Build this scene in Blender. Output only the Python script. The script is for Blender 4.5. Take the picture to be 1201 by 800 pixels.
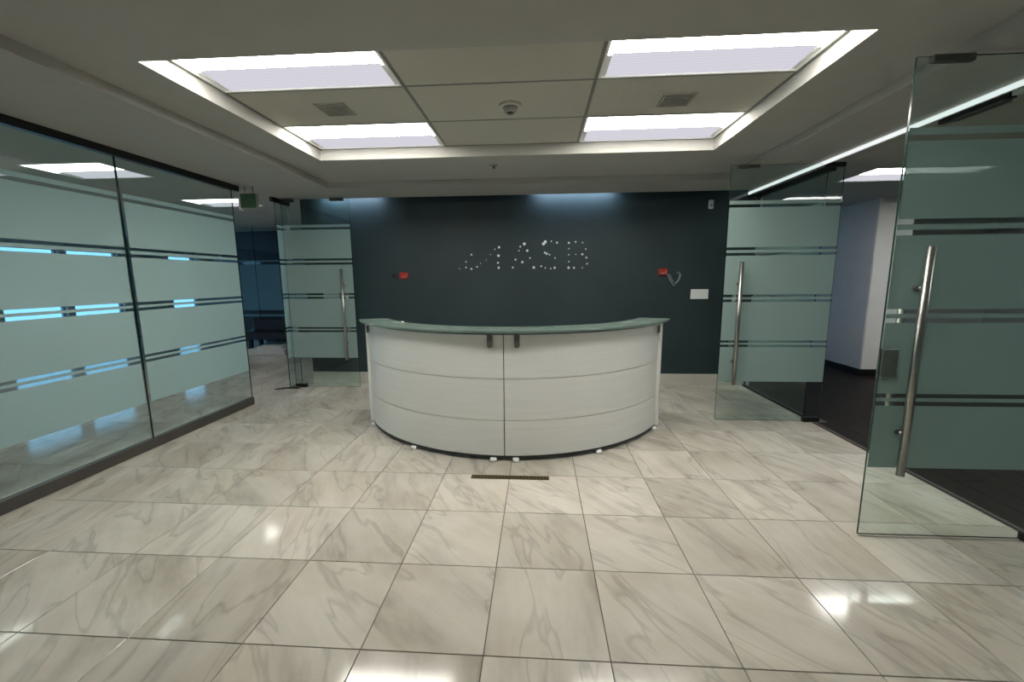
import bpy, bmesh, math, random
from mathutils import Vector, Matrix

random.seed(7)
for o in list(bpy.data.objects):
    bpy.data.objects.remove(o)
scene = bpy.context.scene
COL = scene.collection

# ------------------------------------------------------------------ camera
CAM_H = 1.477
yaw, pitch, roll = -0.0644, 0.1489, 0.008
fwd = Vector((math.sin(yaw) * math.cos(pitch), math.cos(yaw) * math.cos(pitch), -math.sin(pitch)))
right = Vector((math.cos(yaw), -math.sin(yaw), 0))
down = fwd.cross(right)
r2 = math.cos(roll) * right + math.sin(roll) * down
d2 = -math.sin(roll) * right + math.cos(roll) * down
cam_data = bpy.data.cameras.new('camera')
cam = bpy.data.objects.new('camera', cam_data)
COL.objects.link(cam)
mw = Matrix.Identity(4)
for k in range(3):
    mw[k][0], mw[k][1], mw[k][2] = r2[k], -d2[k], -fwd[k]
mw[0][3], mw[1][3], mw[2][3] = 0, 0, CAM_H
cam.matrix_world = mw
cam_data.sensor_fit = 'HORIZONTAL'
cam_data.sensor_width = 36
cam_data.lens = 36 * 487.5 / 1201
cam_data.clip_start = 0.05
scene.camera = cam

# ------------------------------------------------------------------ world: clear blue daylight outside the windows
world = bpy.data.worlds.new('sky')
scene.world = world
world.use_nodes = True
bgn = world.node_tree.nodes['Background']
bgn.inputs[0].default_value = (0.25, 0.62, 1.0, 1)
bgn.inputs[1].default_value = 1.9

# ------------------------------------------------------------------ exposure
vs = scene.view_settings
vs.view_transform = 'Standard'
vs.look = 'None'
vs.exposure = 0.0
vs.gamma = 1.0
vs.use_curve_mapping = False

TROFFER = 26.0        # emission of the lamp side of the lobby troffers
OFFICE = 11.0         # emission of the office troffers
WASH = 45.0           # wall washer tubes

# ------------------------------------------------------------------ materials
MAT = {}


def base_mat(name):
    m = bpy.data.materials.new(name)
    m.use_nodes = True
    MAT[name] = m
    nt = m.node_tree
    return m, nt, nt.nodes['Principled BSDF']


def noisy(name, col, rough=0.5, metal=0.0, scale=6.0, amount=0.08, bump=0.0, spec=0.5, stretch=(1, 1, 1)):
    """a principled material whose colour varies a little by a noise texture"""
    m, nt, p = base_mat(name)
    tc = nt.nodes.new('ShaderNodeTexCoord')
    mp = nt.nodes.new('ShaderNodeMapping')
    mp.inputs['Scale'].default_value = stretch
    nz = nt.nodes.new('ShaderNodeTexNoise')
    nz.inputs['Scale'].default_value = scale
    nz.inputs['Detail'].default_value = 4
    rp = nt.nodes.new('ShaderNodeValToRGB')
    lo = [max(0, c * (1 - amount)) for c in col]
    hi = [min(1, c * (1 + amount)) for c in col]
    rp.color_ramp.elements[0].position = 0.3
    rp.color_ramp.elements[1].position = 0.7
    rp.color_ramp.elements[0].color = (*lo, 1)
    rp.color_ramp.elements[1].color = (*hi, 1)
    L = nt.links.new
    L(tc.outputs['Object'], mp.inputs['Vector'])
    L(mp.outputs['Vector'], nz.inputs['Vector'])
    L(nz.outputs['Fac'], rp.inputs['Fac'])
    L(rp.outputs['Color'], p.inputs['Base Color'])
    p.inputs['Roughness'].default_value = rough
    p.inputs['Metallic'].default_value = metal
    p.inputs['Specular IOR Level'].default_value = spec
    if bump:
        bp = nt.nodes.new('ShaderNodeBump')
        bp.inputs['Strength'].default_value = bump
        bp.inputs['Distance'].default_value = 0.01
        L(nz.outputs['Fac'], bp.inputs['Height'])
        L(bp.outputs['Normal'], p.inputs['Normal'])
    return m


noisy('ceiling_paint', (0.42, 0.415, 0.385), 0.85, amount=0.02, spec=0.2)
noisy('ceiling_board', (0.48, 0.47, 0.41), 0.9, scale=60, amount=0.03, spec=0.2)
noisy('grid_metal', (0.20, 0.195, 0.18), 0.5)
noisy('white_trim', (0.88, 0.89, 0.87), 0.5, amount=0.02)
noisy('dark_wall', (0.023, 0.040, 0.045), 0.55, scale=1.5, amount=0.12, spec=0.35)
noisy('stone_skirting', (0.50, 0.48, 0.43), 0.3, scale=3, amount=0.1)
noisy('office_wall', (0.62, 0.63, 0.66), 0.8, amount=0.03, spec=0.2)
noisy('navy_wall', (0.010, 0.028, 0.075), 0.6, scale=2, amount=0.2)
noisy('kerb_metal', (0.060, 0.057, 0.050), 0.45, scale=3, amount=0.12)
noisy('black_metal', (0.008, 0.008, 0.008), 0.4, amount=0.1)
noisy('grout', (0.085, 0.080, 0.070), 0.9, scale=20, amount=0.2)
noisy('counter_white', (0.80, 0.82, 0.80), 0.32, scale=2.0, amount=0.03, stretch=(1, 1, 20))
noisy('counter_dark', (0.03, 0.032, 0.032), 0.5)
noisy('steel', (0.36, 0.36, 0.34), 0.34, metal=1.0, scale=40, amount=0.08)
noisy('clip_metal', (0.14, 0.14, 0.13), 0.35, metal=0.8, amount=0.1)
noisy('plastic_white', (0.75, 0.77, 0.77), 0.45, amount=0.02)
noisy('plastic_grey', (0.28, 0.27, 0.25), 0.5)
noisy('red_plastic', (0.45, 0.035, 0.025), 0.45, amount=0.2, scale=30)
noisy('copper', (0.55, 0.32, 0.24), 0.4, amount=0.2, scale=30)
noisy('cable_grey', (0.30, 0.33, 0.32), 0.5)
noisy('brass_dark', (0.13, 0.095, 0.035), 0.4, metal=0.6, amount=0.2)
noisy('residue', (0.85, 0.87, 0.86), 0.8, amount=0.15, scale=80)
noisy('exit_green', (0.02, 0.085, 0.028), 0.4, amount=0.3, scale=20)
noisy('wood_plank', (0.013, 0.010, 0.008), 0.5, scale=4, amount=0.4, stretch=(8, 0.6, 1), spec=0.15)
noisy('vent_grey', (0.33, 0.32, 0.28), 0.7)
noisy('bench_black', (0.010, 0.011, 0.016), 0.5, amount=0.2)
noisy('carton', (0.60, 0.59, 0.57), 0.8, amount=0.05)
noisy('blind_grey', (0.30, 0.32, 0.35), 0.7)


def glass_mat(name, tint, f0=0.04):
    """thin clear pane: tinted pass-through with a fresnel mirror"""
    m = bpy.data.materials.new(name)
    m.use_nodes = True
    MAT[name] = m
    nt = m.node_tree
    nt.nodes.clear()
    out = nt.nodes.new('ShaderNodeOutputMaterial')
    mix = nt.nodes.new('ShaderNodeMixShader')
    tr = nt.nodes.new('ShaderNodeBsdfTransparent')
    tr.inputs[0].default_value = (*tint, 1)
    gl = nt.nodes.new('ShaderNodeBsdfGlossy')
    gl.inputs['Roughness'].default_value = 0.0
    lw = nt.nodes.new('ShaderNodeLayerWeight')
    pw = nt.nodes.new('ShaderNodeMath'); pw.operation = 'POWER'; pw.inputs[1].default_value = 5.0
    ma = nt.nodes.new('ShaderNodeMath'); ma.operation = 'MULTIPLY_ADD'
    ma.inputs[1].default_value = 0.96; ma.inputs[2].default_value = f0
    L = nt.links.new
    L(lw.outputs['Facing'], pw.inputs[0])
    L(pw.outputs[0], ma.inputs[0])
    L(ma.outputs[0], mix.inputs[0])
    L(tr.outputs[0], mix.inputs[1])
    L(gl.outputs[0], mix.inputs[2])
    L(mix.outputs[0], out.inputs[0])
    return m


glass_mat('clear_glass', (0.91, 0.965, 0.95))
glass_mat('window_glass', (0.97, 0.98, 0.98))
noisy('glass_edge', (0.016, 0.035, 0.030), 0.15, amount=0.1)


def frost_mat(name, col, clear=0.012, trans=0.35):
    m = bpy.data.materials.new(name)
    m.use_nodes = True
    MAT[name] = m
    nt = m.node_tree
    nt.nodes.clear()
    N = nt.nodes.new
    L = nt.links.new
    out = N('ShaderNodeOutputMaterial')
    tc = N('ShaderNodeTexCoord')
    nz = N('ShaderNodeTexNoise')
    nz.inputs['Scale'].default_value = 1.2
    rp = N('ShaderNodeValToRGB')
    rp.color_ramp.elements[0].color = (*[c * 0.95 for c in col], 1)
    rp.color_ramp.elements[1].color = (*[min(1, c * 1.05) for c in col], 1)
    L(tc.outputs['Object'], nz.inputs['Vector'])
    L(nz.outputs['Fac'], rp.inputs['Fac'])
    df = N('ShaderNodeBsdfDiffuse')
    tl = N('ShaderNodeBsdfTranslucent')
    L(rp.outputs['Color'], df.inputs[0])
    L(rp.outputs['Color'], tl.inputs[0])
    a = N('ShaderNodeMixShader')
    a.inputs[0].default_value = trans
    L(df.outputs[0], a.inputs[1])
    L(tl.outputs[0], a.inputs[2])
    tr = N('ShaderNodeBsdfTransparent')
    tr.inputs[0].default_value = (0.85, 0.93, 0.92, 1)
    b = N('ShaderNodeMixShader')
    b.inputs[0].default_value = clear
    L(a.outputs[0], b.inputs[1])
    L(tr.outputs[0], b.inputs[2])
    L(b.outputs[0], out.inputs[0])
    return m


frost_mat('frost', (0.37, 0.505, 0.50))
frost_mat('frost_shaded', (0.31, 0.425, 0.41))  # same film as frost, darker colour stands in for dimmer light on it
frost_mat('frost_bluelit', (0.17, 0.36, 0.48))  # blue daylight from behind is put into this film colour


def counter_glass():
    m, nt, p = base_mat('counter_glass')
    tc = nt.nodes.new('ShaderNodeTexCoord')
    nz = nt.nodes.new('ShaderNodeTexNoise')
    nz.inputs['Scale'].default_value = 3
    rp = nt.nodes.new('ShaderNodeValToRGB')
    rp.color_ramp.elements[0].color = (0.13, 0.19, 0.165, 1)
    rp.color_ramp.elements[1].color = (0.19, 0.26, 0.23, 1)
    nt.links.new(tc.outputs['Object'], nz.inputs['Vector'])
    nt.links.new(nz.outputs['Fac'], rp.inputs['Fac'])
    nt.links.new(rp.outputs['Color'], p.inputs['Base Color'])
    p.inputs['Roughness'].default_value = 0.22
    p.inputs['Alpha'].default_value = 0.7


counter_glass()


def emit_mat(name, col, strength, perforated=False):
    m = bpy.data.materials.new(name)
    m.use_nodes = True
    MAT[name] = m
    nt = m.node_tree
    nt.nodes.clear()
    N = nt.nodes.new
    L = nt.links.new
    out = N('ShaderNodeOutputMaterial')
    em = N('ShaderNodeEmission')
    em.inputs[0].default_value = (*col, 1)
    em.inputs[1].default_value = strength
    if perforated:
        tc = N('ShaderNodeTexCoord')
        wv = N('ShaderNodeTexWave')
        wv.bands_direction = 'Y'
        wv.inputs['Scale'].default_value = 12
        rp = N('ShaderNodeValToRGB')
        rp.color_ramp.elements[0].color = (*[c * 0.88 for c in col], 1)
        rp.color_ramp.elements[1].color = (*col, 1)
        L(tc.outputs['Object'], wv.inputs['Vector'])
        L(wv.outputs['Fac'], rp.inputs['Fac'])
        L(rp.outputs['Color'], em.inputs[0])
    L(em.outputs[0], out.inputs[0])
    return m


emit_mat('lamp_lobby', (1.0, 0.965, 0.88), TROFFER)
emit_mat('lamp_basket', (0.74, 0.72, 0.80), 0.95, True)
emit_mat('lamp_office', (1.0, 0.98, 0.92), OFFICE)
emit_mat('edge_glow', (0.92, 0.96, 0.95), 1.0)  # emissive face that makes the soffit edge line bright
emit_mat('lamp_meeting', (1.0, 0.98, 0.94), 16.0)
emit_mat('lamp_wash', (0.62, 0.78, 1.0), WASH)


def marble():
    m, nt, p = base_mat('marble')
    N = nt.nodes.new
    L = nt.links.new
    tc = N('ShaderNodeTexCoord')
    oi = N('ShaderNodeObjectInfo')
    # every tile is its own cut of stone: shift and turn the pattern by the tile's random number
    mul = N('ShaderNodeMath'); mul.operation = 'MULTIPLY'; mul.inputs[1].default_value = 53.0
    L(oi.outputs['Random'], mul.inputs[0])
    comb = N('ShaderNodeCombineXYZ')
    L(mul.outputs[0], comb.inputs[0]); L(mul.outputs[0], comb.inputs[1]); L(mul.outputs[0], comb.inputs[2])
    rotm = N('ShaderNodeMath'); rotm.operation = 'MULTIPLY_ADD'
    rotm.inputs[1].default_value = 0.9; rotm.inputs[2].default_value = -0.95
    L(oi.outputs['Random'], rotm.inputs[0])
    rotv = N('ShaderNodeCombineXYZ')
    L(rotm.outputs[0], rotv.inputs[2])
    mp = N('ShaderNodeMapping')
    L(tc.outputs['Object'], mp.inputs['Vector'])
    L(rotv.outputs[0], mp.inputs['Rotation'])
    L(comb.outputs[0], mp.inputs['Location'])
    st = N('ShaderNodeMapping')
    st.inputs['Scale'].default_value = (3.6, 0.8, 1.0)
    L(mp.outputs[0], st.inputs['Vector'])
    cloud = N('ShaderNodeTexNoise')
    cloud.inputs['Scale'].default_value = 1.6; cloud.inputs['Detail'].default_value = 7
    cloud.inputs['Roughness'].default_value = 0.62; cloud.inputs['Distortion'].default_value = 0.12
    L(st.outputs[0], cloud.inputs['Vector'])
    rp = N('ShaderNodeValToRGB')
    e = rp.color_ramp.elements
    e[0].position = 0.25; e[0].color = (0.37, 0.345, 0.31, 1)
    e[1].position = 0.68; e[1].color = (0.60, 0.575, 0.52, 1)
    k = rp.color_ramp.elements.new(0.48); k.color = (0.53, 0.505, 0.455, 1)
    L(cloud.outputs['Fac'], rp.inputs['Fac'])
    # thin veins
    vn = N('ShaderNodeTexNoise')
    vn.inputs['Scale'].default_value = 1.3; vn.inputs['Detail'].default_value = 3
    vn.inputs['Distortion'].default_value = 0.3
    L(st.outputs[0], vn.inputs['Vector'])
    sub = N('ShaderNodeMath'); sub.operation = 'SUBTRACT'; sub.inputs[1].default_value = 0.5
    ab = N('ShaderNodeMath'); ab.operation = 'ABSOLUTE'
    L(vn.outputs['Fac'], sub.inputs[0]); L(sub.outputs[0], ab.inputs[0])
    vr = N('ShaderNodeValToRGB')
    vr.color_ramp.elements[0].position = 0.0; vr.color_ramp.elements[0].color = (0.52, 0.52, 0.52, 1)
    vr.color_ramp.elements[1].position = 0.022; vr.color_ramp.elements[1].color = (1, 1, 1, 1)
    L(ab.outputs[0], vr.inputs['Fac'])
    mx = N('ShaderNodeMixRGB'); mx.blend_type = 'MULTIPLY'; mx.inputs[0].default_value = 0.42
    L(rp.outputs[0], mx.inputs[1]); L(vr.outputs[0], mx.inputs[2])
    # brownish clouds of the stone
    bn_ = N('ShaderNodeTexNoise'); bn_.inputs['Scale'].default_value = 2.6; bn_.inputs['Detail'].default_value = 5
    L(mp.outputs[0], bn_.inputs['Vector'])
    br = N('ShaderNodeValToRGB')
    br.color_ramp.elements[0].position = 0.35; br.color_ramp.elements[0].color = (0.86, 0.83, 0.775, 1)
    br.color_ramp.elements[1].position = 0.58; br.color_ramp.elements[1].color = (1, 1, 1, 1)
    L(bn_.outputs['Fac'], br.inputs['Fac'])
    m3 = N('ShaderNodeMixRGB'); m3.blend_type = 'MULTIPLY'; m3.inputs[0].default_value = 0.7
    L(mx.outputs[0], m3.inputs[1]); L(br.outputs[0], m3.inputs[2])
    # tile to tile tone
    tone = N('ShaderNodeMath'); tone.operation = 'MULTIPLY'; tone.inputs[1].default_value = 917.3
    fr = N('ShaderNodeMath'); fr.operation = 'FRACT'
    L(oi.outputs['Random'], tone.inputs[0]); L(tone.outputs[0], fr.inputs[0])
    tr = N('ShaderNodeValToRGB')
    tr.color_ramp.elements[0].color = (0.86, 0.85, 0.83, 1)
    tr.color_ramp.elements[1].color = (1.08, 1.07, 1.06, 1)
    L(fr.outputs[0], tr.inputs['Fac'])
    m2 = N('ShaderNodeMixRGB'); m2.blend_type = 'MULTIPLY'; m2.inputs[0].default_value = 1.0
    L(m3.outputs[0], m2.inputs[1]); L(tr.outputs[0], m2.inputs[2])
    L(m2.outputs[0], p.inputs['Base Color'])
    rr = N('ShaderNodeMapRange')
    rr.inputs['To Min'].default_value = 0.07; rr.inputs['To Max'].default_value = 0.12
    L(cloud.outputs['Fac'], rr.inputs['Value'])
    L(rr.outputs[0], p.inputs['Roughness'])
    p.inputs['Specular IOR Level'].default_value = 0.5


marble()

# ------------------------------------------------------------------ mesh helpers


def holed(m, x0, x1, y0, y1, z0, z1, holes):
    """a slab with rectangular openings (cx, cy, w, d)"""
    xs = sorted({x0, x1} | {h[0] + s * h[2] / 2 for h in holes for s in (-1, 1)})
    ys = sorted({y0, y1} | {h[1] + s * h[3] / 2 for h in holes for s in (-1, 1)})
    for xa, xb in zip(xs, xs[1:]):
        for ya, yb in zip(ys, ys[1:]):
            cx, cy = (xa + xb) / 2, (ya + yb) / 2
            if not any(abs(cx - h[0]) < h[2] / 2 and abs(cy - h[1]) < h[3] / 2 for h in holes):
                m.box(xa, xb, ya, yb, z0, z1)
    m.box(x0, x1, y0, y1, z1 + .001, z1 + .05)
    return m


class MB:
    def __init__(self):
        self.bm = bmesh.new()

    def box(self, x0, x1, y0, y1, z0, z1, mi=0):
        bm = self.bm
        v = [bm.verts.new((x, y, z)) for z in (z0, z1) for y in (y0, y1) for x in (x0, x1)]
        for f in ((0, 2, 3, 1), (4, 5, 7, 6), (0, 1, 5, 4), (2, 6, 7, 3), (0, 4, 6, 2), (1, 3, 7, 5)):
            bm.faces.new([v[i] for i in f]).material_index = mi
        return self

    def cyl(self, p0, p1, r, r1=None, n=16, mi=0, smooth=True):
        p0, p1 = Vector(p0), Vector(p1)
        r1 = r if r1 is None else r1
        d = (p1 - p0).normalized()
        a = d.orthogonal().normalized()
        b = d.cross(a)
        bm = self.bm
        A, B = [], []
        for k in range(n):
            t = 2 * math.pi * k / n
            w = a * math.cos(t) + b * math.sin(t)
            A.append(bm.verts.new(p0 + w * r))
            B.append(bm.verts.new(p1 + w * r1))
        for k in range(n):
            f = bm.faces.new((A[k], A[(k + 1) % n], B[(k + 1) % n], B[k]))
            f.smooth = smooth; f.material_index = mi
        bm.faces.new(list(reversed(A))).material_index = mi
        bm.faces.new(B).material_index = mi
        return self

    def tube(self, pts, r, n=8):
        pts = [Vector(p) for p in pts]
        bm = self.bm
        rings = []
        ref = Vector((0.13, 0.97, 0.2)).normalized()
        for i, p in enumerate(pts):
            d = (pts[min(i + 1, len(pts) - 1)] - pts[max(i - 1, 0)]).normalized()
            a = d.cross(ref).normalized(); b = d.cross(a)
            rings.append([bm.verts.new(p + r * (a * math.cos(2 * math.pi * k / n) + b * math.sin(2 * math.pi * k / n))) for k in range(n)])
        for A, B in zip(rings, rings[1:]):
            for k in range(n):
                bm.faces.new((A[k], A[(k + 1) % n], B[(k + 1) % n], B[k])).smooth = True
        bm.faces.new(list(reversed(rings[0]))); bm.faces.new(rings[-1])
        return self

    def arc(self, cx, cy, r0, r1, a0, a1, z0, z1, n=48, mi=0):
        """a curved slab; angles are measured from -Y, positive to +X"""
        bm = self.bm
        P = []
        for k in range(n + 1):
            a = a0 + (a1 - a0) * k / n
            s, c = math.sin(a), math.cos(a)
            P.append([bm.verts.new((cx + r * s, cy - r * c, z)) for r, z in ((r0, z0), (r1, z0), (r1, z1), (r0, z1))])
        for A, B in zip(P, P[1:]):
            for i in range(4):
                j = (i + 1) % 4
                f = bm.faces.new((A[i], A[j], B[j], B[i]))
                f.material_index = mi
                f.smooth = False
        bm.faces.new(P[0]).material_index = mi
        bm.faces.new(list(reversed(P[-1]))).material_index = mi
        return self

    def quad(self, pts, mi=0):
        self.bm.faces.new([self.bm.verts.new(p) for p in pts]).material_index = mi
        return self

    def mesh(self, name, mats, bevel=0.0):
        bm = self.bm
        if bevel:
            bmesh.ops.bevel(bm, geom=bm.edges[:], offset=bevel, segments=1, affect='EDGES', clamp_overlap=True)
        bmesh.ops.recalc_face_normals(bm, faces=bm.faces[:])
        me = bpy.data.meshes.new(name)
        bm.to_mesh(me)
        bm.free()
        for mt in ([mats] if isinstance(mats, str) else mats):
            me.materials.append(MAT[mt])
        return me

    def build(self, name, mats, parent=None, bevel=0.0):
        return put(name, self.mesh(name, mats, bevel), parent)


def put(name, me, parent=None, loc=(0, 0, 0)):
    o = bpy.data.objects.new(name, me)
    COL.objects.link(o)
    o.location = loc
    o.parent = parent
    return o


def tag(o, label, cat, group=None):
    o['label'] = label
    o['category'] = cat
    if group:
        o['group'] = group
    return o


def thing(name, label=None, cat=None, loc=(0, 0, 0), rz=0.0, group=None, kind=None):
    o = bpy.data.objects.new(name, None)
    o.empty_display_size = 0.1
    COL.objects.link(o)
    o.location = loc
    o.rotation_euler = (0, 0, rz)
    if label:
        tag(o, label, cat, group)
    if kind:
        o['kind'] = kind
    return o


def struct(o):
    o['kind'] = 'structure'
    return o


# ------------------------------------------------------------------ key planes of the place (metres)
GL = -3.445          # left glazing
GR = 2.815           # right glazing
BW = 5.74            # feature wall
NEAR = -2.2          # wall behind the viewer
SOF = 2.545          # perimeter soffit
TRAY = 2.61          # raised tray
REC = 2.71           # lay-in ceiling in the recess
RX0, RX1, RY0, RY1 = -2.085, 1.575, 2.23, 4.07
TX0, TX1, TY0, TY1 = -2.47, 2.09, 1.30, 4.95
WX = -11.0           # window wall of the open office
FY = 14.0            # far end of the open office
FROST = [(2.165, 2.20), (1.762, 2.137), (1.708, 1.735), (1.302, 1.681), (1.255, 1.277), (0.843, 1.229), (0.800, 0.821), (0.42, 0.776)]

# ------------------------------------------------------------------ floors
floor = struct(MB().box(WX - .2, GR - 0.005, NEAR - .2, FY + .2, -0.12, -0.005).build('floor', 'grout'))
PX, PY = 0.5, 0.512
X0, Y0 = -0.2166, 1.4337
tile_mesh = MB().box(-PX / 2 + .002, PX / 2 - .002, -PY / 2 + .002, PY / 2 - .002, -0.012, 0.0).mesh('floor_tile', 'marble', 0.0012)
cut_cache = {}


def floor_tile(x0, x1, y0, y1):
    w, d = round(x1 - x0, 4), round(y1 - y0, 4)
    if abs(w - PX) < 1e-4 and abs(d - PY) < 1e-4:
        me = tile_mesh
    else:
        if (w, d) not in cut_cache:
            cut_cache[(w, d)] = MB().box(-w / 2 + .002, w / 2 - .002, -d / 2 + .002, d / 2 - .002, -0.012, 0).mesh('floor_tile', 'marble', 0.0012)
        me = cut_cache[(w, d)]
    put('floor_tile', me, floor, ((x0 + x1) / 2, (y0 + y1) / 2, 0))


i0 = -11
ntile = 0
rest = MB()
rest.box(WX, X0 + i0 * PX, NEAR, FY, -0.012, -0.0002)
jmin, jmax = -1, 13
for i in range(i0, 7):
    for j in range(jmin, jmax):
        xa, xb = X0 + i * PX, min(X0 + (i + 1) * PX, GR - 0.012)
        ya, yb = Y0 + j * PY, Y0 + (j + 1) * PY
        if xb - xa < 0.02:
            continue
        if xa > -3.2 and ya > BW:
            continue
        if xa > -3.2 and yb > BW:
            yb = BW
        if yb - ya < 0.02:
            continue
        floor_tile(xa, xb, ya, yb)
        ntile += 1
rest.box(X0 + i0 * PX, GR - .012, NEAR, Y0 + jmin * PY, -0.012, -0.0002)
rest.box(X0 + i0 * PX, -3.2, Y0 + jmax * PY, FY, -0.012, -0.0002)
rest_o = rest.build('floor_paving', 'marble', floor)

floor_r = struct(MB().box(GR - 0.005, 9.2, NEAR - .2, 9.2, -0.12, -0.007).build('floor_office', 'black_metal'))
pl = {}
for c in range(20):
    x0 = GR + 0.02 + c * 0.19
    y = 1.0 - (c * 0.37) % 1.2
    while y < 7.6:
        if 'm' not in pl:
            pl['m'] = MB().box(-.0935, .0935, -.598, .598, -.012, 0).mesh('floor_plank', 'wood_plank', 0.0015)
        put('floor_plank', pl['m'], floor_r, (x0 + .095, y + .6, 0))
        y += 1.2
MB().box(GR + .02 + 20 * .19, 9.2, 0, 9.2, -0.012, -.0005).box(GR + .02, GR + .02 + 20 * .19, 8.7, 9.2, -.012, -.0005).build('floor_boards', 'wood_plank', floor_r)
struct(MB().box(GR - 0.012, GR + 0.018, 2.2, 4.42, -0.01, 0.003).build('trim_1', 'kerb_metal'))

# ------------------------------------------------------------------ lobby ceiling
c = MB()
ZT = 2.95
# perimeter soffit around the tray
c.box(GL, TX0, NEAR, 5.57, SOF, ZT)
c.box(TX1, 2.665, NEAR, 5.57, SOF, ZT)
c.box(TX0, TX1, TY1, 5.57, SOF, ZT)
c.box(TX0, TX1, NEAR, TY0, SOF, ZT)
# tray around the light recess
c.box(TX0, RX0, TY0, TY1, TRAY, ZT)
c.box(RX1, TX1, TY0, TY1, TRAY, ZT)
c.box(RX0, RX1, RY1, TY1, TRAY, ZT)
c.box(RX0, RX1, TY0, RY0, TRAY, ZT)
c.box(RX0, RX1, RY0, RY1, 2.84, ZT)
# roof of the wall wash slot
c.box(GL, 2.665, 5.57, BW + .02, 2.74, ZT)
ceiling = struct(c.build('ceiling', 'ceiling_paint'))
colx = [RX0, RX0 + 1.22, RX0 + 2.44, RX1]
rowy = [RY0, RY0 + 0.6133, RY0 + 1.2267, RY1]
for a in range(3):
    for b in range(3):
        if a == 1 or b == 1:
            MB().box(colx[a] + .006, colx[a + 1] - .006, rowy[b] + .005, rowy[b + 1] - .005, REC - .002, REC + .02).build('ceiling_tile', 'ceiling_board', ceiling, 0.002)
for x in (colx[1], colx[2]):
    MB().box(x - .011, x + .011, RY0, RY1, REC - .004, REC + .03).build('grid_bar', 'grid_metal', ceiling)
for x0, x1 in ((colx[0], colx[1] - .011), (colx[1] + .011, colx[2] - .011), (colx[2] + .011, colx[3])):
    for y in (rowy[1], rowy[2]):
        MB().box(x0, x1, y - .009, y + .009, REC - .0035, REC + .03).build('grid_bar', 'grid_metal', ceiling)
for x0, x1 in ((RX0, RX0 + .018), (RX1 - .018, RX1)):
    MB().box(x0, x1, RY0, RY1, REC - .0045, REC + .03).build('wall_angle', 'grid_metal', ceiling)
MB().box(RX0, RX1, RY1 - .014, RY1, REC - .0045, REC + .03).build('wall_angle', 'grid_metal', ceiling)

# white edge line where soffit meets right glazing, its brightness given as emission
t = thing('glow_line', 'slim glowing white line along the soffit edge over the meeting room doors', 'strip light', (2.677, 0, 2.52))
MB().box(-.004, .012, NEAR + .01, 5.70, -.01, .08).build('channel', 'white_trim', t)
MB().box(-.012, -.0045, NEAR + .01, 5.70, -.008, .022).build('glow_face', 'edge_glow', t)
struct(MB().box(2.69, GR + .03, NEAR, 5.74, 2.53, 2.60).build('trim_3', 'ceiling_paint'))

# office ceilings
LEFT_LIGHTS = [(-4.68, 4.27, .86, .60), (-4.66, 6.12, .86, .60), (-5.95, 4.05, .86, .60), (-7.6, 2.2, .86, .60), (-5.2, 1.2, .86, .6)]
RIGHT_LIGHTS = [(4.05, 4.98, 1.22, .61), (4.05, 2.2, 1.22, .61), (6.6, 5.0, 1.22, .61)]
struct(holed(MB(), WX - .2, GL - .04, NEAR - .2, FY + .2, 2.62, 2.70, LEFT_LIGHTS).box(GL - .04, -3.15, BW + .0, FY + .2, 2.62, 2.75).build('ceiling_office', 'ceiling_board'))
struct(holed(MB(), GR + .03, 9.2, NEAR - .2, 9.2, 2.56, 2.64, RIGHT_LIGHTS).build('ceiling_meeting', 'ceiling_board'))
struct(MB().box(GL - .075, GL, NEAR, 5.75, SOF, 2.95).build('trim_4', 'ceiling_paint'))

# ------------------------------------------------------------------ walls
struct(MB().box(-3.28, GR + .03, BW, BW + .16, 0.16, 2.95).build('wall_back', 'dark_wall'))
struct(MB().box(-3.28, GR - .03, BW - .014, BW + .16, 0.0, 0.16).build('baseboard_back', 'stone_skirting'))
struct(MB().box(-3.28, -3.12, BW + .16, FY, 0, 2.75).build('wall_core', 'office_wall'))
struct(MB().box(WX - .2, 9.2, NEAR - .15, NEAR, 0, 2.95).build('wall_front', 'office_wall'))
struct(MB().box(WX - .2, -3.1, FY, FY + .15, 0, 2.75).build('wall_far', 'office_wall'))
# window wall of the open office: piers, sill wall and lintel around the openings
WIN = [(1.2, 2.4), (2.6, 3.8), (4.2, 5.4), (5.6, 6.8), (7.88, 9.06), (9.22, 10.42), (11.93, 12.87)]
w = MB()
y = NEAR
for a, b in WIN:
    w.box(WX - .18, WX, y, a, 0, 2.75)
    w.box(WX - .18, WX, a, b, 0, 0.35)
    w.box(WX - .18, WX, a, b, 2.25, 2.75)
    y = b
w.box(WX - .18, WX, y, FY, 0, 2.75)
struct(w.build('wall_left', 'office_wall'))
for n, (a, b) in enumerate(WIN):
    wn = thing('window_%d' % (n + 1), kind='structure', loc=(WX - .1, (a + b) / 2, 0.35))
    h = (b - a) / 2
    f = MB()
    f.box(-.03, .03, -h, -h + .04, 0, 1.9).box(-.03, .03, h - .04, h, 0, 1.9)
    f.box(-.03, .03, -h + .04, h - .04, 0, .04).box(-.03, .03, -h + .04, h - .04, 1.86, 1.9)
    f.build('window_frame', 'blind_grey', wn)
    MB().box(-.004, .004, -h + .04, h - .04, .04, 1.86).build('pane', 'window_glass', wn)

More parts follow.
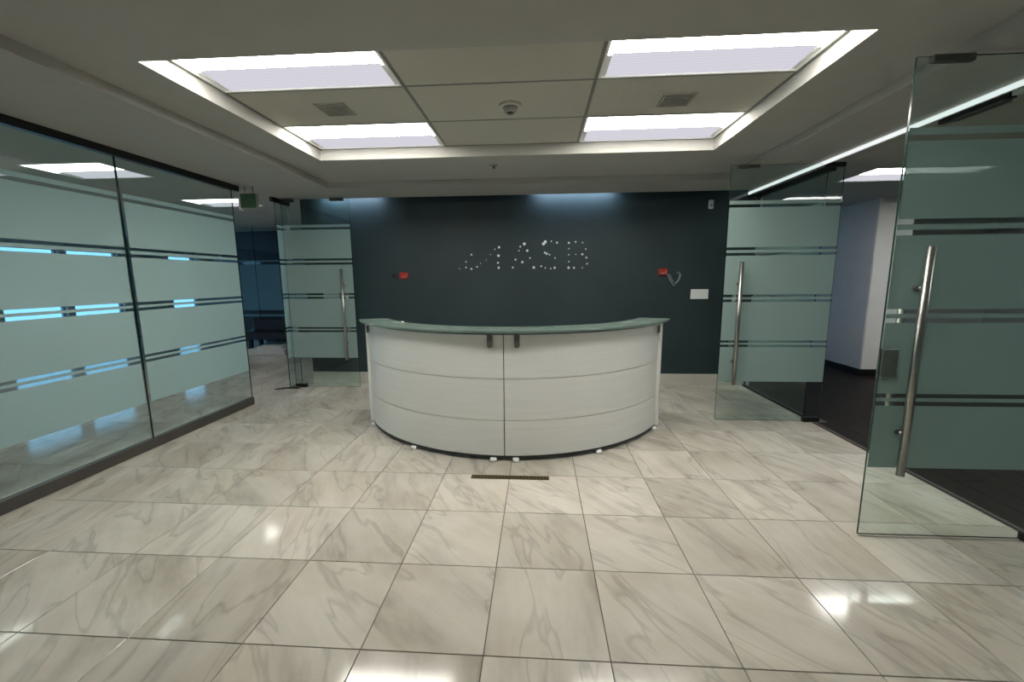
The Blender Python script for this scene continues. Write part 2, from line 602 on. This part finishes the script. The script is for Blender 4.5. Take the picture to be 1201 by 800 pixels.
# meeting room on the right: outer walls with a window out of the photograph's view
struct(MB().box(9.0, 9.2, NEAR, 9.2, 0, 2.75).build('wall_right', 'office_wall'))
wf = MB()
wf.box(GR + .03, 3.3, 9.0, 9.2, 0, 2.75).box(4.1, 9.0, 9.0, 9.2, 0, 2.75)
wf.box(3.3, 4.1, 9.0, 9.2, 0, .5).box(3.3, 4.1, 9.0, 9.2, 2.4, 2.75)
struct(wf.build('wall_meeting', 'office_wall'))
wn = thing('window_8', kind='structure', loc=(3.7, 9.1, .5))
MB().box(-.4, -.36, -.03, .03, 0, 1.9).box(.36, .4, -.03, .03, 0, 1.9).box(-.36, .36, -.03, .03, 0, .04).box(-.36, .36, -.03, .03, 1.86, 1.9).build('window_frame', 'blind_grey', wn)
MB().box(-.36, .36, -.004, .004, .04, 1.86).build('pane', 'window_glass', wn)
struct(MB().box(GR + .03, GR + .06, BW, 9.0, 0, 2.75).build('wall_side', 'office_wall'))
struct(MB().box(4.79, 5.27, 6.40, 9.0, 0.10, 2.56).build('wall_pier', 'office_wall'))
struct(MB().box(4.775, 5.285, 6.385, 9.0, 0.0, 0.10).build('baseboard_pier', 'black_metal'))
struct(MB().box(4.80, 5.275, 6.385, 6.40, 0.10, 2.56).build('trim_5', 'white_trim'))

# ------------------------------------------------------------------ glazing


def glass_pane(parent, a, b, z0, z1, axis='y', t=0.012, name='glass_pane', inset=0.02, side=1, bands=FROST, film='frost', film_a=None, film_b=None):
    """a pane along the local axis with dark green edges; the frosted film bands are sub-parts"""
    m = MB()
    if axis == 'y':
        m.box(-t / 2, t / 2, a, b, z0, z1)
    else:
        m.box(a, b, -t / 2, t / 2, z0, z1)
    m.bm.faces.ensure_lookup_table()
    for f in m.bm.faces:
        f.normal_update()
        n = f.normal
        big = abs(n.x) if axis == 'y' else abs(n.y)
        f.material_index = 0 if big > 0.5 else 1
    p = m.build(name, ['clear_glass', 'glass_edge'], parent)
    o = side * (t / 2 + 0.001)
    fa = a + inset if film_a is None else film_a
    fb = b - inset if film_b is None else film_b
    for lo, hi in bands:
        if axis == 'y':
            q = MB().quad([(o, fa, lo), (o, fb, lo), (o, fb, hi), (o, fa, hi)])
        else:
            q = MB().quad([(fa, o, lo), (fb, o, lo), (fb, o, hi), (fa, o, hi)])
        q.build('frosted_band', film, p)
    return p


wl = thing('wall_glazed_left', kind='structure', loc=(GL, 0, 0))
cuts = [-2.0, -0.63, 0.70, 2.03, 3.346, 4.655]
for a, b in zip(cuts, cuts[1:]):
    glass_pane(wl, a + .004, b - .004, 0.06, 2.50)
MB().box(-.035, .015, -2.0, 4.665, 0.0, 0.088).build('kerb', 'kerb_metal', wl, 0.003)
MB().box(-.025, .025, -2.0, 4.75, 2.487, SOF).build('head_channel', 'black_metal', wl)
MB().box(-.075, -.06, -2.0, 4.65, 2.50, 2.53).build('head_bead', 'kerb_metal', wl)
glass_pane(wl, 5.42, BW - .02, 0.01, 2.50, inset=0.005)
MB().box(-.02, .02, 5.36, BW, 2.487, SOF).build('head_channel', 'black_metal', wl)

wr = thing('wall_glazed_right', kind='structure', loc=(GR, 0, 0))
glass_pane(wr, 4.44, BW - .01, 0.01, 2.50, side=-1, film='frost_shaded')
glass_pane(wr, 0.9, 2.18, 0.01, 2.50, side=-1, film='frost_shaded')
MB().box(-.025, .025, 4.36, BW - .01, 2.475, 2.53).build('head_channel', 'black_metal', wr)
MB().box(-.025, .025, 0.0, 2.25, 2.475, 2.53).build('head_channel', 'black_metal', wr)
MB().box(-.015, .015, 4.44, BW - .01, 0.0, 0.02).build('floor_channel', 'kerb_metal', wr)


def glass_door(name, loc, rz, w, label, lock=True, top=2.525, plus=0.06, fs=1):
    """pivot at the origin, leaf along +X to the free edge at w"""
    t = thing(name, label, 'door', loc, rz, kind='structure')
    glass_pane(t, -plus, w, 0.012, top, axis='x', inset=0.004, side=fs, name='glass_leaf', film='frost_shaded')
    for s in (-1, 1):
        hn = MB().cyl((w - .135, s * .062, .40), (w - .135, s * .062, 1.62), .019, n=20).build('pull_handle', 'steel', t)
        for z in (.63, 1.41):
            MB().cyl((w - .135, s * .0065, z), (w - .135, s * .048, z), .011, n=12).cyl((w - .135, s * .0065, z), (w - .135, s * .012, z), .02, n=14).build('standoff', 'steel', hn)
    # top armature plate near the free edge, pivots at the hinge side
    MB().box(w - .26, w - .07, -.016, .016, top - .028, top + .004).build('armature_plate', 'clip_metal', t, 0.002)
    MB().box(-plus, .11, -.018, .018, top - .035, top + .006).build('top_pivot', 'black_metal', t, 0.002)
    MB().box(-plus, .10, -.02, .02, 0.0, 0.05).build('bottom_pivot', 'black_metal', t, 0.002)
    if lock:
        MB().box(w - .085, w - .005, -.016, -.007, .93, 1.09).box(w - .085, w - .005, .007, .016, .93, 1.09).build('lock_patch', 'steel', t, 0.002)
    return t


PI = math.pi
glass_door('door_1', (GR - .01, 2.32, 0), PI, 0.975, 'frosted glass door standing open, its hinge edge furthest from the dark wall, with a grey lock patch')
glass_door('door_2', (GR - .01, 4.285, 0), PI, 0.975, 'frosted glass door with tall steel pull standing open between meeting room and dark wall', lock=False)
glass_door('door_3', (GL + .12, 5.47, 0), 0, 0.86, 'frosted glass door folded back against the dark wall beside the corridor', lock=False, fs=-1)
for n, (x, y, rz) in enumerate(((GR + .02, 4.31, 0), (GR + .02, 2.29, 0))):
    o = MB().box(-.07, .1, -.05, .05, 0.0005, .006).build('floor_spring_cover', 'steel', None, 0.001)
    o.location = (x, y, 0.0)
    tag(o, ['steel pivot cover plate on the floor under the door next to the dark wall', 'steel pivot cover plate on the floor under the door with the lock patch'][n], 'floor plate')
o = thing('door_closer_arm', 'dark metal pivot arm on the floor under the folded door by the corridor', 'door hardware', (-3.40, 5.40, 0))
MB().box(-.05, .10, -.035, .035, 0.0, .022).build('pivot_box', 'black_metal', o, .003)
MB().cyl((-.02, 0, .012), (-.19, -.10, .008), .012, .008).build('arm', 'black_metal', o)

ml = thing('magnetic_lock', 'black magnetic door lock with white box under the soffit over the open doorway', 'door lock', (2.735, 2.98, 2.53))
MB().box(-.022, .022, -.22, .22, -.04, 0).build('lock_body', 'black_metal', ml, .003)
MB().box(-.03, .016, -.20, .12, -.055, -.0405).build('lock_plate', 'clip_metal', ml, .002)
MB().box(-.02, .02, -.34, -.225, -.035, 0).build('junction_box', 'plastic_white', ml, .003)

# ------------------------------------------------------------------ reception counter
CX, CY, CR = -0.275, 4.853, 1.645
HA = math.asin(1.425 / CR)
ct = thing('reception_counter', 'curved white reception counter with green glass top and grey clips', 'counter', (CX, CY, 0))
zs = [0.045, 0.345, 0.69, 1.043]
for s in (-1, 1):
    for a, b in zip(zs, zs[1:]):
        m = MB()
        a0, a1 = sorted((s * 0.0022, s * (HA - .008)))
        m.arc(0, 0, CR - .022, CR, a0, a1, a + .0025, b - .0025, n=30)
        o = m.build('front_panel', 'counter_white', ct)
        for f in o.data.polygons:
            f.use_smooth = False
MB().arc(0, 0, CR - .034, CR - .023, -HA, HA, 0.03, 1.046, n=60).build('backing_shell', 'counter_dark', ct)
MB().arc(0, 0, CR - .03, CR - .003, -HA, HA, 0.030, 0.044, n=60).build('bottom_rail', 'counter_dark', ct)
for s in (-1, 1):
    a = s * (HA + .017)
    e = MB()
    e.arc(0, 0, CR - .36, CR + .022, min(a - .017, a + .017), max(a - .017, a + .017), 0.026, 1.046, n=2)
    e.build('end_panel', 'white_trim', ct, 0.004)
MB().arc(0, 0, CR - .22, CR + .07, -HA - .075, HA + .075, 1.062, 1.082, n=72).build('glass_top', 'counter_glass', ct, 0.002)
MB().arc(0, 0, CR - .20, CR - .05, -HA + .02, HA - .02, 1.046, 1.0615, n=60).build('top_rail', 'counter_dark', ct)
MB().arc(0, 0, CR - .72, CR - .04, -HA + .05, HA - .05, 0.715, 0.745, n=48).build('desk_shelf', 'counter_white', ct)
for ang in (-HA + .035, -.064, .064, HA - .035):
    r = CR + .010
    s_, c_ = math.sin(ang), math.cos(ang)
    clip = MB().cyl((0, 0, -.044), (0, 0, .048), .022, n=16).cyl((0, 0, -.0445), (0, 0, -.056), .022, .012, n=16).build('glass_clip', 'clip_metal', ct)
    if abs(ang) > .5:
        clip.scale = (.6, .6, .7)
    clip.location = (r * s_ * 1.003, -r * c_ * 1.003, .998)
for ang in (-HA + .03, -.52, -.056, .056, .50, HA - .03):
    s_, c_ = math.sin(ang), math.cos(ang)
    rf = CR + .004
    MB().cyl((rf * s_, -rf * c_, 0), (rf * s_, -rf * c_, .029), .030, .024, n=16).build('foot', 'white_trim', ct)

# ------------------------------------------------------------------ floor grille in front of the counter
g = thing('floor_grille', 'dark brass slotted floor grille in the marble before the counter', 'floor grille', (-.212, 2.925, 0))
MB().box(-.292, .292, -.026, -.021, 0.0002, .005).box(-.292, .292, .021, .026, 0.0002, .005).box(-.292, -.287, -.021, .021, 0.0002, .005).box(.287, .292, -.021, .021, 0.0002, .005).build('frame', 'brass_dark', g)
MB().box(-.287, .287, -.021, .021, 0.0002, .0012).build('grille_pan', 'black_metal', g)
sl = MB().box(-.006, .006, -.0208, .0208, 0.0013, .0048).mesh('grille_bar', 'brass_dark')
for k in range(22):
    put('grille_bar', sl, g, (-.275 + k * .0262, 0, 0))

# ------------------------------------------------------------------ ceiling lights


def troffer(loc, label, w, d, lamp, group=None, z=REC, half=0.58):
    t = thing('ceiling_light', label, 'ceiling light', (loc[0], loc[1], z), 0, group)
    m = MB()
    m.box(-w / 2, w / 2, -d / 2, -d / 2 + .012, -.004, .05).box(-w / 2, w / 2, d / 2 - .012, d / 2, -.004, .05)
    m.box(-w / 2, -w / 2 + .016, -d / 2 + .012, d / 2 - .012, -.004, .05).box(w / 2 - .016, w / 2, -d / 2 + .012, d / 2 - .012, -.004, .05)
    m.build('housing_frame', 'white_trim', t)
    x0, x1 = -w / 2 + .016, w / 2 - .016
    y0, y1 = -d / 2 + .012, d / 2 - .012
    ym = y0 + (y1 - y0) * half
    MB().box(x0, x1, y0, ym - .004, .014, .045).build('lamp_diffuser', lamp, t)
    b = MB()
    b.quad([(x0 + .03, ym, .012), (x1 - .03, ym, .012), (x1 - .03, y1, .004), (x0 + .03, y1, .004)])
    b.quad([(x0 + .03, ym, .044), (x1 - .03, ym, .044), (x1 - .03, y1, .044), (x0 + .03, y1, .044)])
    b.quad([(x0 + .03, ym, .012), (x1 - .03, ym, .012), (x1 - .03, ym, .044), (x0 + .03, ym, .044)])
    b.quad([(x0 + .03, y1, .004), (x1 - .03, y1, .004), (x1 - .03, y1, .044), (x0 + .03, y1, .044)])
    b.build('perforated_basket', 'lamp_basket', t)
    for xa, xb in ((x0, x0 + .028), (x1 - .028, x1)):
        MB().box(xa, xb, ym, y1, .006, .044).build('end_plate', 'white_trim', t)
    return t


for ci, cn in ((0, 'kerbed glazing'), (2, 'meeting room doors')):
    for ri, rn in ((0, 'farther from the dark wall'), (2, 'nearer the dark wall')):
        troffer(((colx[ci] + colx[ci + 1]) / 2, (rowy[ri] + rowy[ri + 1]) / 2), 'lobby recess light towards the %s, %s' % (cn, rn), 1.196, .597, 'lamp_lobby', 'lit panels in the ceiling recess')
for (x, y, w_, d_), lb in zip(LEFT_LIGHTS, ('office ceiling light behind the glass, second from the exit sign',
        'office ceiling light behind the glass nearest the green exit sign', 'office ceiling light deeper inside, one panel from the kerbed glazing',
        'office ceiling light halfway from the kerbed glazing to the windows', 'office ceiling light behind the kerbed glazing farthest from the dark wall')):
    troffer((x, y), lb, w_ - .004, d_ - .004, 'lamp_office', 'office ceiling lights', 2.622)
for (x, y, w_, d_), lb in zip(RIGHT_LIGHTS, ('long meeting room ceiling light seen between the two open glass doors',
        'long meeting room ceiling light behind the glass door with the lock patch', 'long meeting room ceiling light beyond the white pier')):
    troffer((x, y), lb, w_ - .004, d_ - .004, 'lamp_meeting', 'meeting room lights', 2.562)

for x0, x1, lb in ((-2.95, -2.15, 'slim wall wash tube in the slot above the folded glass door'), (-.05, 1.0, 'slim wall wash tube in the slot above the dark lettered wall')):
    t = thing('wall_washer', lb, 'lamp', ((x0 + x1) / 2, 5.615, 2.60))
    h = (x1 - x0) / 2
    MB().cyl((-h, 0, 0), (h, 0, 0), .012).build('tube', 'lamp_wash', t)
    for xa in (-h - .02, h):
        MB().box(xa, xa + .02, -.02, .02, -.02, .03).build('lamp_holder', 'plastic_white', t)
    MB().box(-h - .02, h + .02, -.02, .02, .03, .05).build('batten', 'plastic_white', t)

# ------------------------------------------------------------------ ceiling fittings
for x, y, lb in ((-1.48, 3.16, 'grey square air vent in the ceiling tile toward the kerbed glazing'), (.96, 3.19, 'grey square air vent in the ceiling tile toward the meeting room doors')):
    t = thing('ceiling_vent', lb, 'air vent', (x, y, REC - .002), 0, 'air vents between the ceiling lights')
    MB().box(-.11, .11, -.11, -.095, -.008, -.0002).box(-.11, .11, .095, .11, -.008, -.0002).box(-.11, -.095, -.095, .095, -.008, -.0002).box(.095, .11, -.095, .095, -.008, -.0002).build('vent_frame', 'vent_grey', t)
    MB().box(-.095, .095, -.095, .095, -.0015, -.0003).build('vent_backing', 'plastic_grey', t)
    for k in range(6):
        MB().box(-.094, .094, -.085 + k * .031, -.070 + k * .031, -.007, -.0016).build('slat', 'vent_grey', t)
t = thing('smoke_detector', 'round smoke detector in the middle of the ceiling recess', 'smoke detector', (-.205, 3.19, REC - .002))
MB().cyl((0, 0, 0), (0, 0, -.018), .082, .076, 28).build('base', 'ceiling_board', t)
MB().cyl((0, 0, -.0182), (0, 0, -.052), .056, .040, 28).build('sensor_head', 'plastic_grey', t)
MB().cyl((0, 0, -.0522), (0, 0, -.06), .026, .018, 20).build('cap', 'kerb_metal', t)
t = thing('sprinkler_head', 'small sprinkler head on the ceiling band before the dark wall', 'sprinkler', (-.455, 4.40, TRAY))
MB().cyl((0, 0, 0), (0, 0, -.006), .045, .040, 24).build('escutcheon', 'plastic_grey', t)
MB().cyl((0, 0, -.0062), (0, 0, -.026), .012, .008, 14).build('stem', 'clip_metal', t)
MB().cyl((0, 0, -.0262), (0, 0, -.030), .018, .018, 14).build('deflector', 'clip_metal', t)

t = thing('exit_sign', 'green exit sign hanging at the corridor end of the kerbed glazing', 'exit sign', (-3.335, 4.79, 2.385))
MB().box(-.10, .10, -.022, .022, -.085, .085).build('case', 'plastic_grey', t, .004)
MB().box(-.092, .092, -.026, -.0225, -.078, .078).build('face', 'exit_green', t)
for xa in (-.05, .05):
    MB().cyl((xa, 0, .0855), (xa, 0, SOF - 2.385), .006).build('hanger', 'ceiling_paint', t)
MB().box(-.118, -.1005, -.028, .028, -.10, .02).build('end_cap', 'plastic_white', t, .002)

# ------------------------------------------------------------------ things on the dark wall
SG = [(120, 348, 3), (168, 298, 4), (168, 340, 5), (208, 245, 5), (208, 350, 6), (250, 335, 5), (275, 310, 3), (318, 285, 2.5), (350, 245, 3),
      (382, 205, 4), (413, 190, 7), (408, 252, 8), (405, 305, 6), (410, 342, 7),
      (515, 340, 6), (535, 282, 6), (585, 300, 7), (560, 215, 4), (570, 185, 5), (600, 165, 9), (622, 215, 7), (642, 270, 5), (670, 340, 8),
      (742, 165, 9), (755, 150, 9), (800, 146, 4), (842, 156, 6), (752, 230, 6), (766, 238, 7), (787, 245, 5), (828, 270, 4), (725, 330, 5), (755, 343, 4), (795, 348, 4), (825, 342, 7),
      (930, 157, 6), (980, 150, 5), (1032, 155, 4), (930, 200, 4), (930, 245, 4), (930, 295, 4), (928, 342, 7), (968, 342, 6), (982, 243, 3),
      (1030, 242, 6), (1055, 203, 4), (1060, 266, 5), (1065, 312, 5), (1030, 342, 3)]


def pix_on_wall(px, py, Y):
    d = r2 * ((px - 600.5) / 487.5) + d2 * ((py - 400) / 487.5) + fwd
    k = Y / d.y
    return d.x * k, CAM_H + d.z * k


sx, sz = pix_on_wall(615, 300, BW)
sg = thing('sign_marks', 'pale leftover fixing marks of removed letters on the dark wall', 'lettering', (sx, BW, sz))
for px, py, r in SG:
    x, z = pix_on_wall(520 + px / 6.32, 260 + py / 6.32, BW)
    rr = r / 6.32 * .0118 * 1.25
    MB().cyl((x - sx, -.0005, z - sz), (x - sx, -.004, z - sz), rr, rr * .8, 10).build('fixing_mark', 'residue', sg)

for n, (x, z) in enumerate(((-1.864, 1.53), (1.65, 1.552))):
    lb = ['red cable box in the dark wall beside a black hole near the folded door', 'red cable box in the dark wall with grey wires hanging beside it'][n]
    t = thing('cable_box', lb, 'cable box', (x, BW, z), 0, 'red boxes in the dark wall')
    m = MB()
    m.box(-.058, .058, -.03, -.001, .032, .042).box(-.058, .058, -.03, -.001, -.042, -.032).box(-.058, -.048, -.03, -.001, -.032, .032).box(.048, .058, -.03, -.001, -.032, .032)
    m.build('box_rim', 'red_plastic', t, .003)
    MB().box(-.048, .048, -.012, -.001, -.032, .032).build('box_back', 'red_plastic', t)
    MB().tube([(-.03, -.013, -.01), (-.01, -.035, -.022), (.02, -.035, -.02), (.045, -.013, .005)], .007).build('wire_stub', 'copper', t)
o = MB().cyl((0, -.0005, 0), (0, -.006, 0), .036, .034, 20).build('cable_grommet', 'black_metal')
o.location = (-2.01, BW, 1.524)
tag(o, 'small black round cable hole beside the red box near the folded door', 'cable hole')
t = thing('loose_cable', 'grey loose cable loop hanging on the dark wall by the red box', 'cable', (1.80, BW, 1.46))
MB().tube([(-.11, -.012, .09), (-.075, -.02, .03), (-.045, -.03, -.035), (0, -.035, -.095), (.03, -.03, -.06), (.075, -.022, 0), (.085, -.012, .05), (.06, -.010, .09), (.03, -.008, .06)], .0055).build('outer_wire', 'cable_grey', t)
MB().tube([(-.07, -.045, .06), (-.035, -.050, -.02), (.005, -.055, -.06), (.05, -.045, -.01), (.06, -.038, .06)], .0045).build('inner_wire', 'cable_grey', t)
for x, lb in ((2.145, 'white wall plate on the dark wall beside the steel pulled meeting room door'), (-2.92, 'white wall plate on the dark wall seen through the folded frosted door')):
    t = thing('wall_plate', lb, 'wall plate', (x, BW, 1.253), 0, 'white plates on the dark wall')
    MB().box(-.115, .115, -.010, -.0005, -.065, .065).build('plate', 'plastic_white', t, .003)
    MB().box(-.062, .062, -.014, -.0102, -.030, .024).build('socket_insert', 'plastic_white', t, .0015)
t = thing('motion_sensor', 'small white motion sensor high on the dark wall', 'sensor', (2.22, BW, 2.405))
MB().box(-.03, .03, -.035, -.0005, -.055, .055).build('sensor_body', 'plastic_white', t, .008)
MB().cyl((0, -.0352, -.015), (0, -.042, -.015), .020, .014, 16).build('lens', 'plastic_grey', t)

# ------------------------------------------------------------------ corridor beyond the left opening
cp = thing('wall_corridor', kind='structure', loc=(0, 8.75, 0))
for a, b in ((-7.5, -6.1), (-6.1, -4.7), (-4.7, -3.29)):
    glass_pane(cp, a + .004, b - .004, .01, 2.60, axis='x', side=-1, inset=.003, film='frost_bluelit', bands=[(1.88, 1.91), (0.84, 1.82), (.70, .75)])
struct(MB().box(-7.5, -3.28, 9.6, 9.75, 0, 2.62).build('wall_navy', 'navy_wall'))
bn = thing('low_bench', 'low black bench before the blue-lit glass at the corridor end', 'bench', (-5.2, 8.45, 0))
MB().box(-.95, .95, -.20, .22, .26, .40).build('seat', 'bench_black', bn, .01)
MB().box(-.95, .95, .12, .22, .405, .66).build('backrest', 'bench_black', bn, .01)
for x in (-.85, .85):
    for y in (-.15, .17):
        MB().box(x - .03, x + .03, y - .03, y + .03, 0, .258).build('leg', 'bench_black', bn)
cb = thing('carton', 'flat white carton lying on the floor before the black bench', 'carton', (-5.45, 8.02, 0), .1)
MB().box(-.36, .36, -.16, .16, 0.001, .12).build('tray', 'carton', cb, .004)
MB().box(-.20, .30, -.13, .13, .1205, .17).build('folded_lid', 'carton', cb, .003)
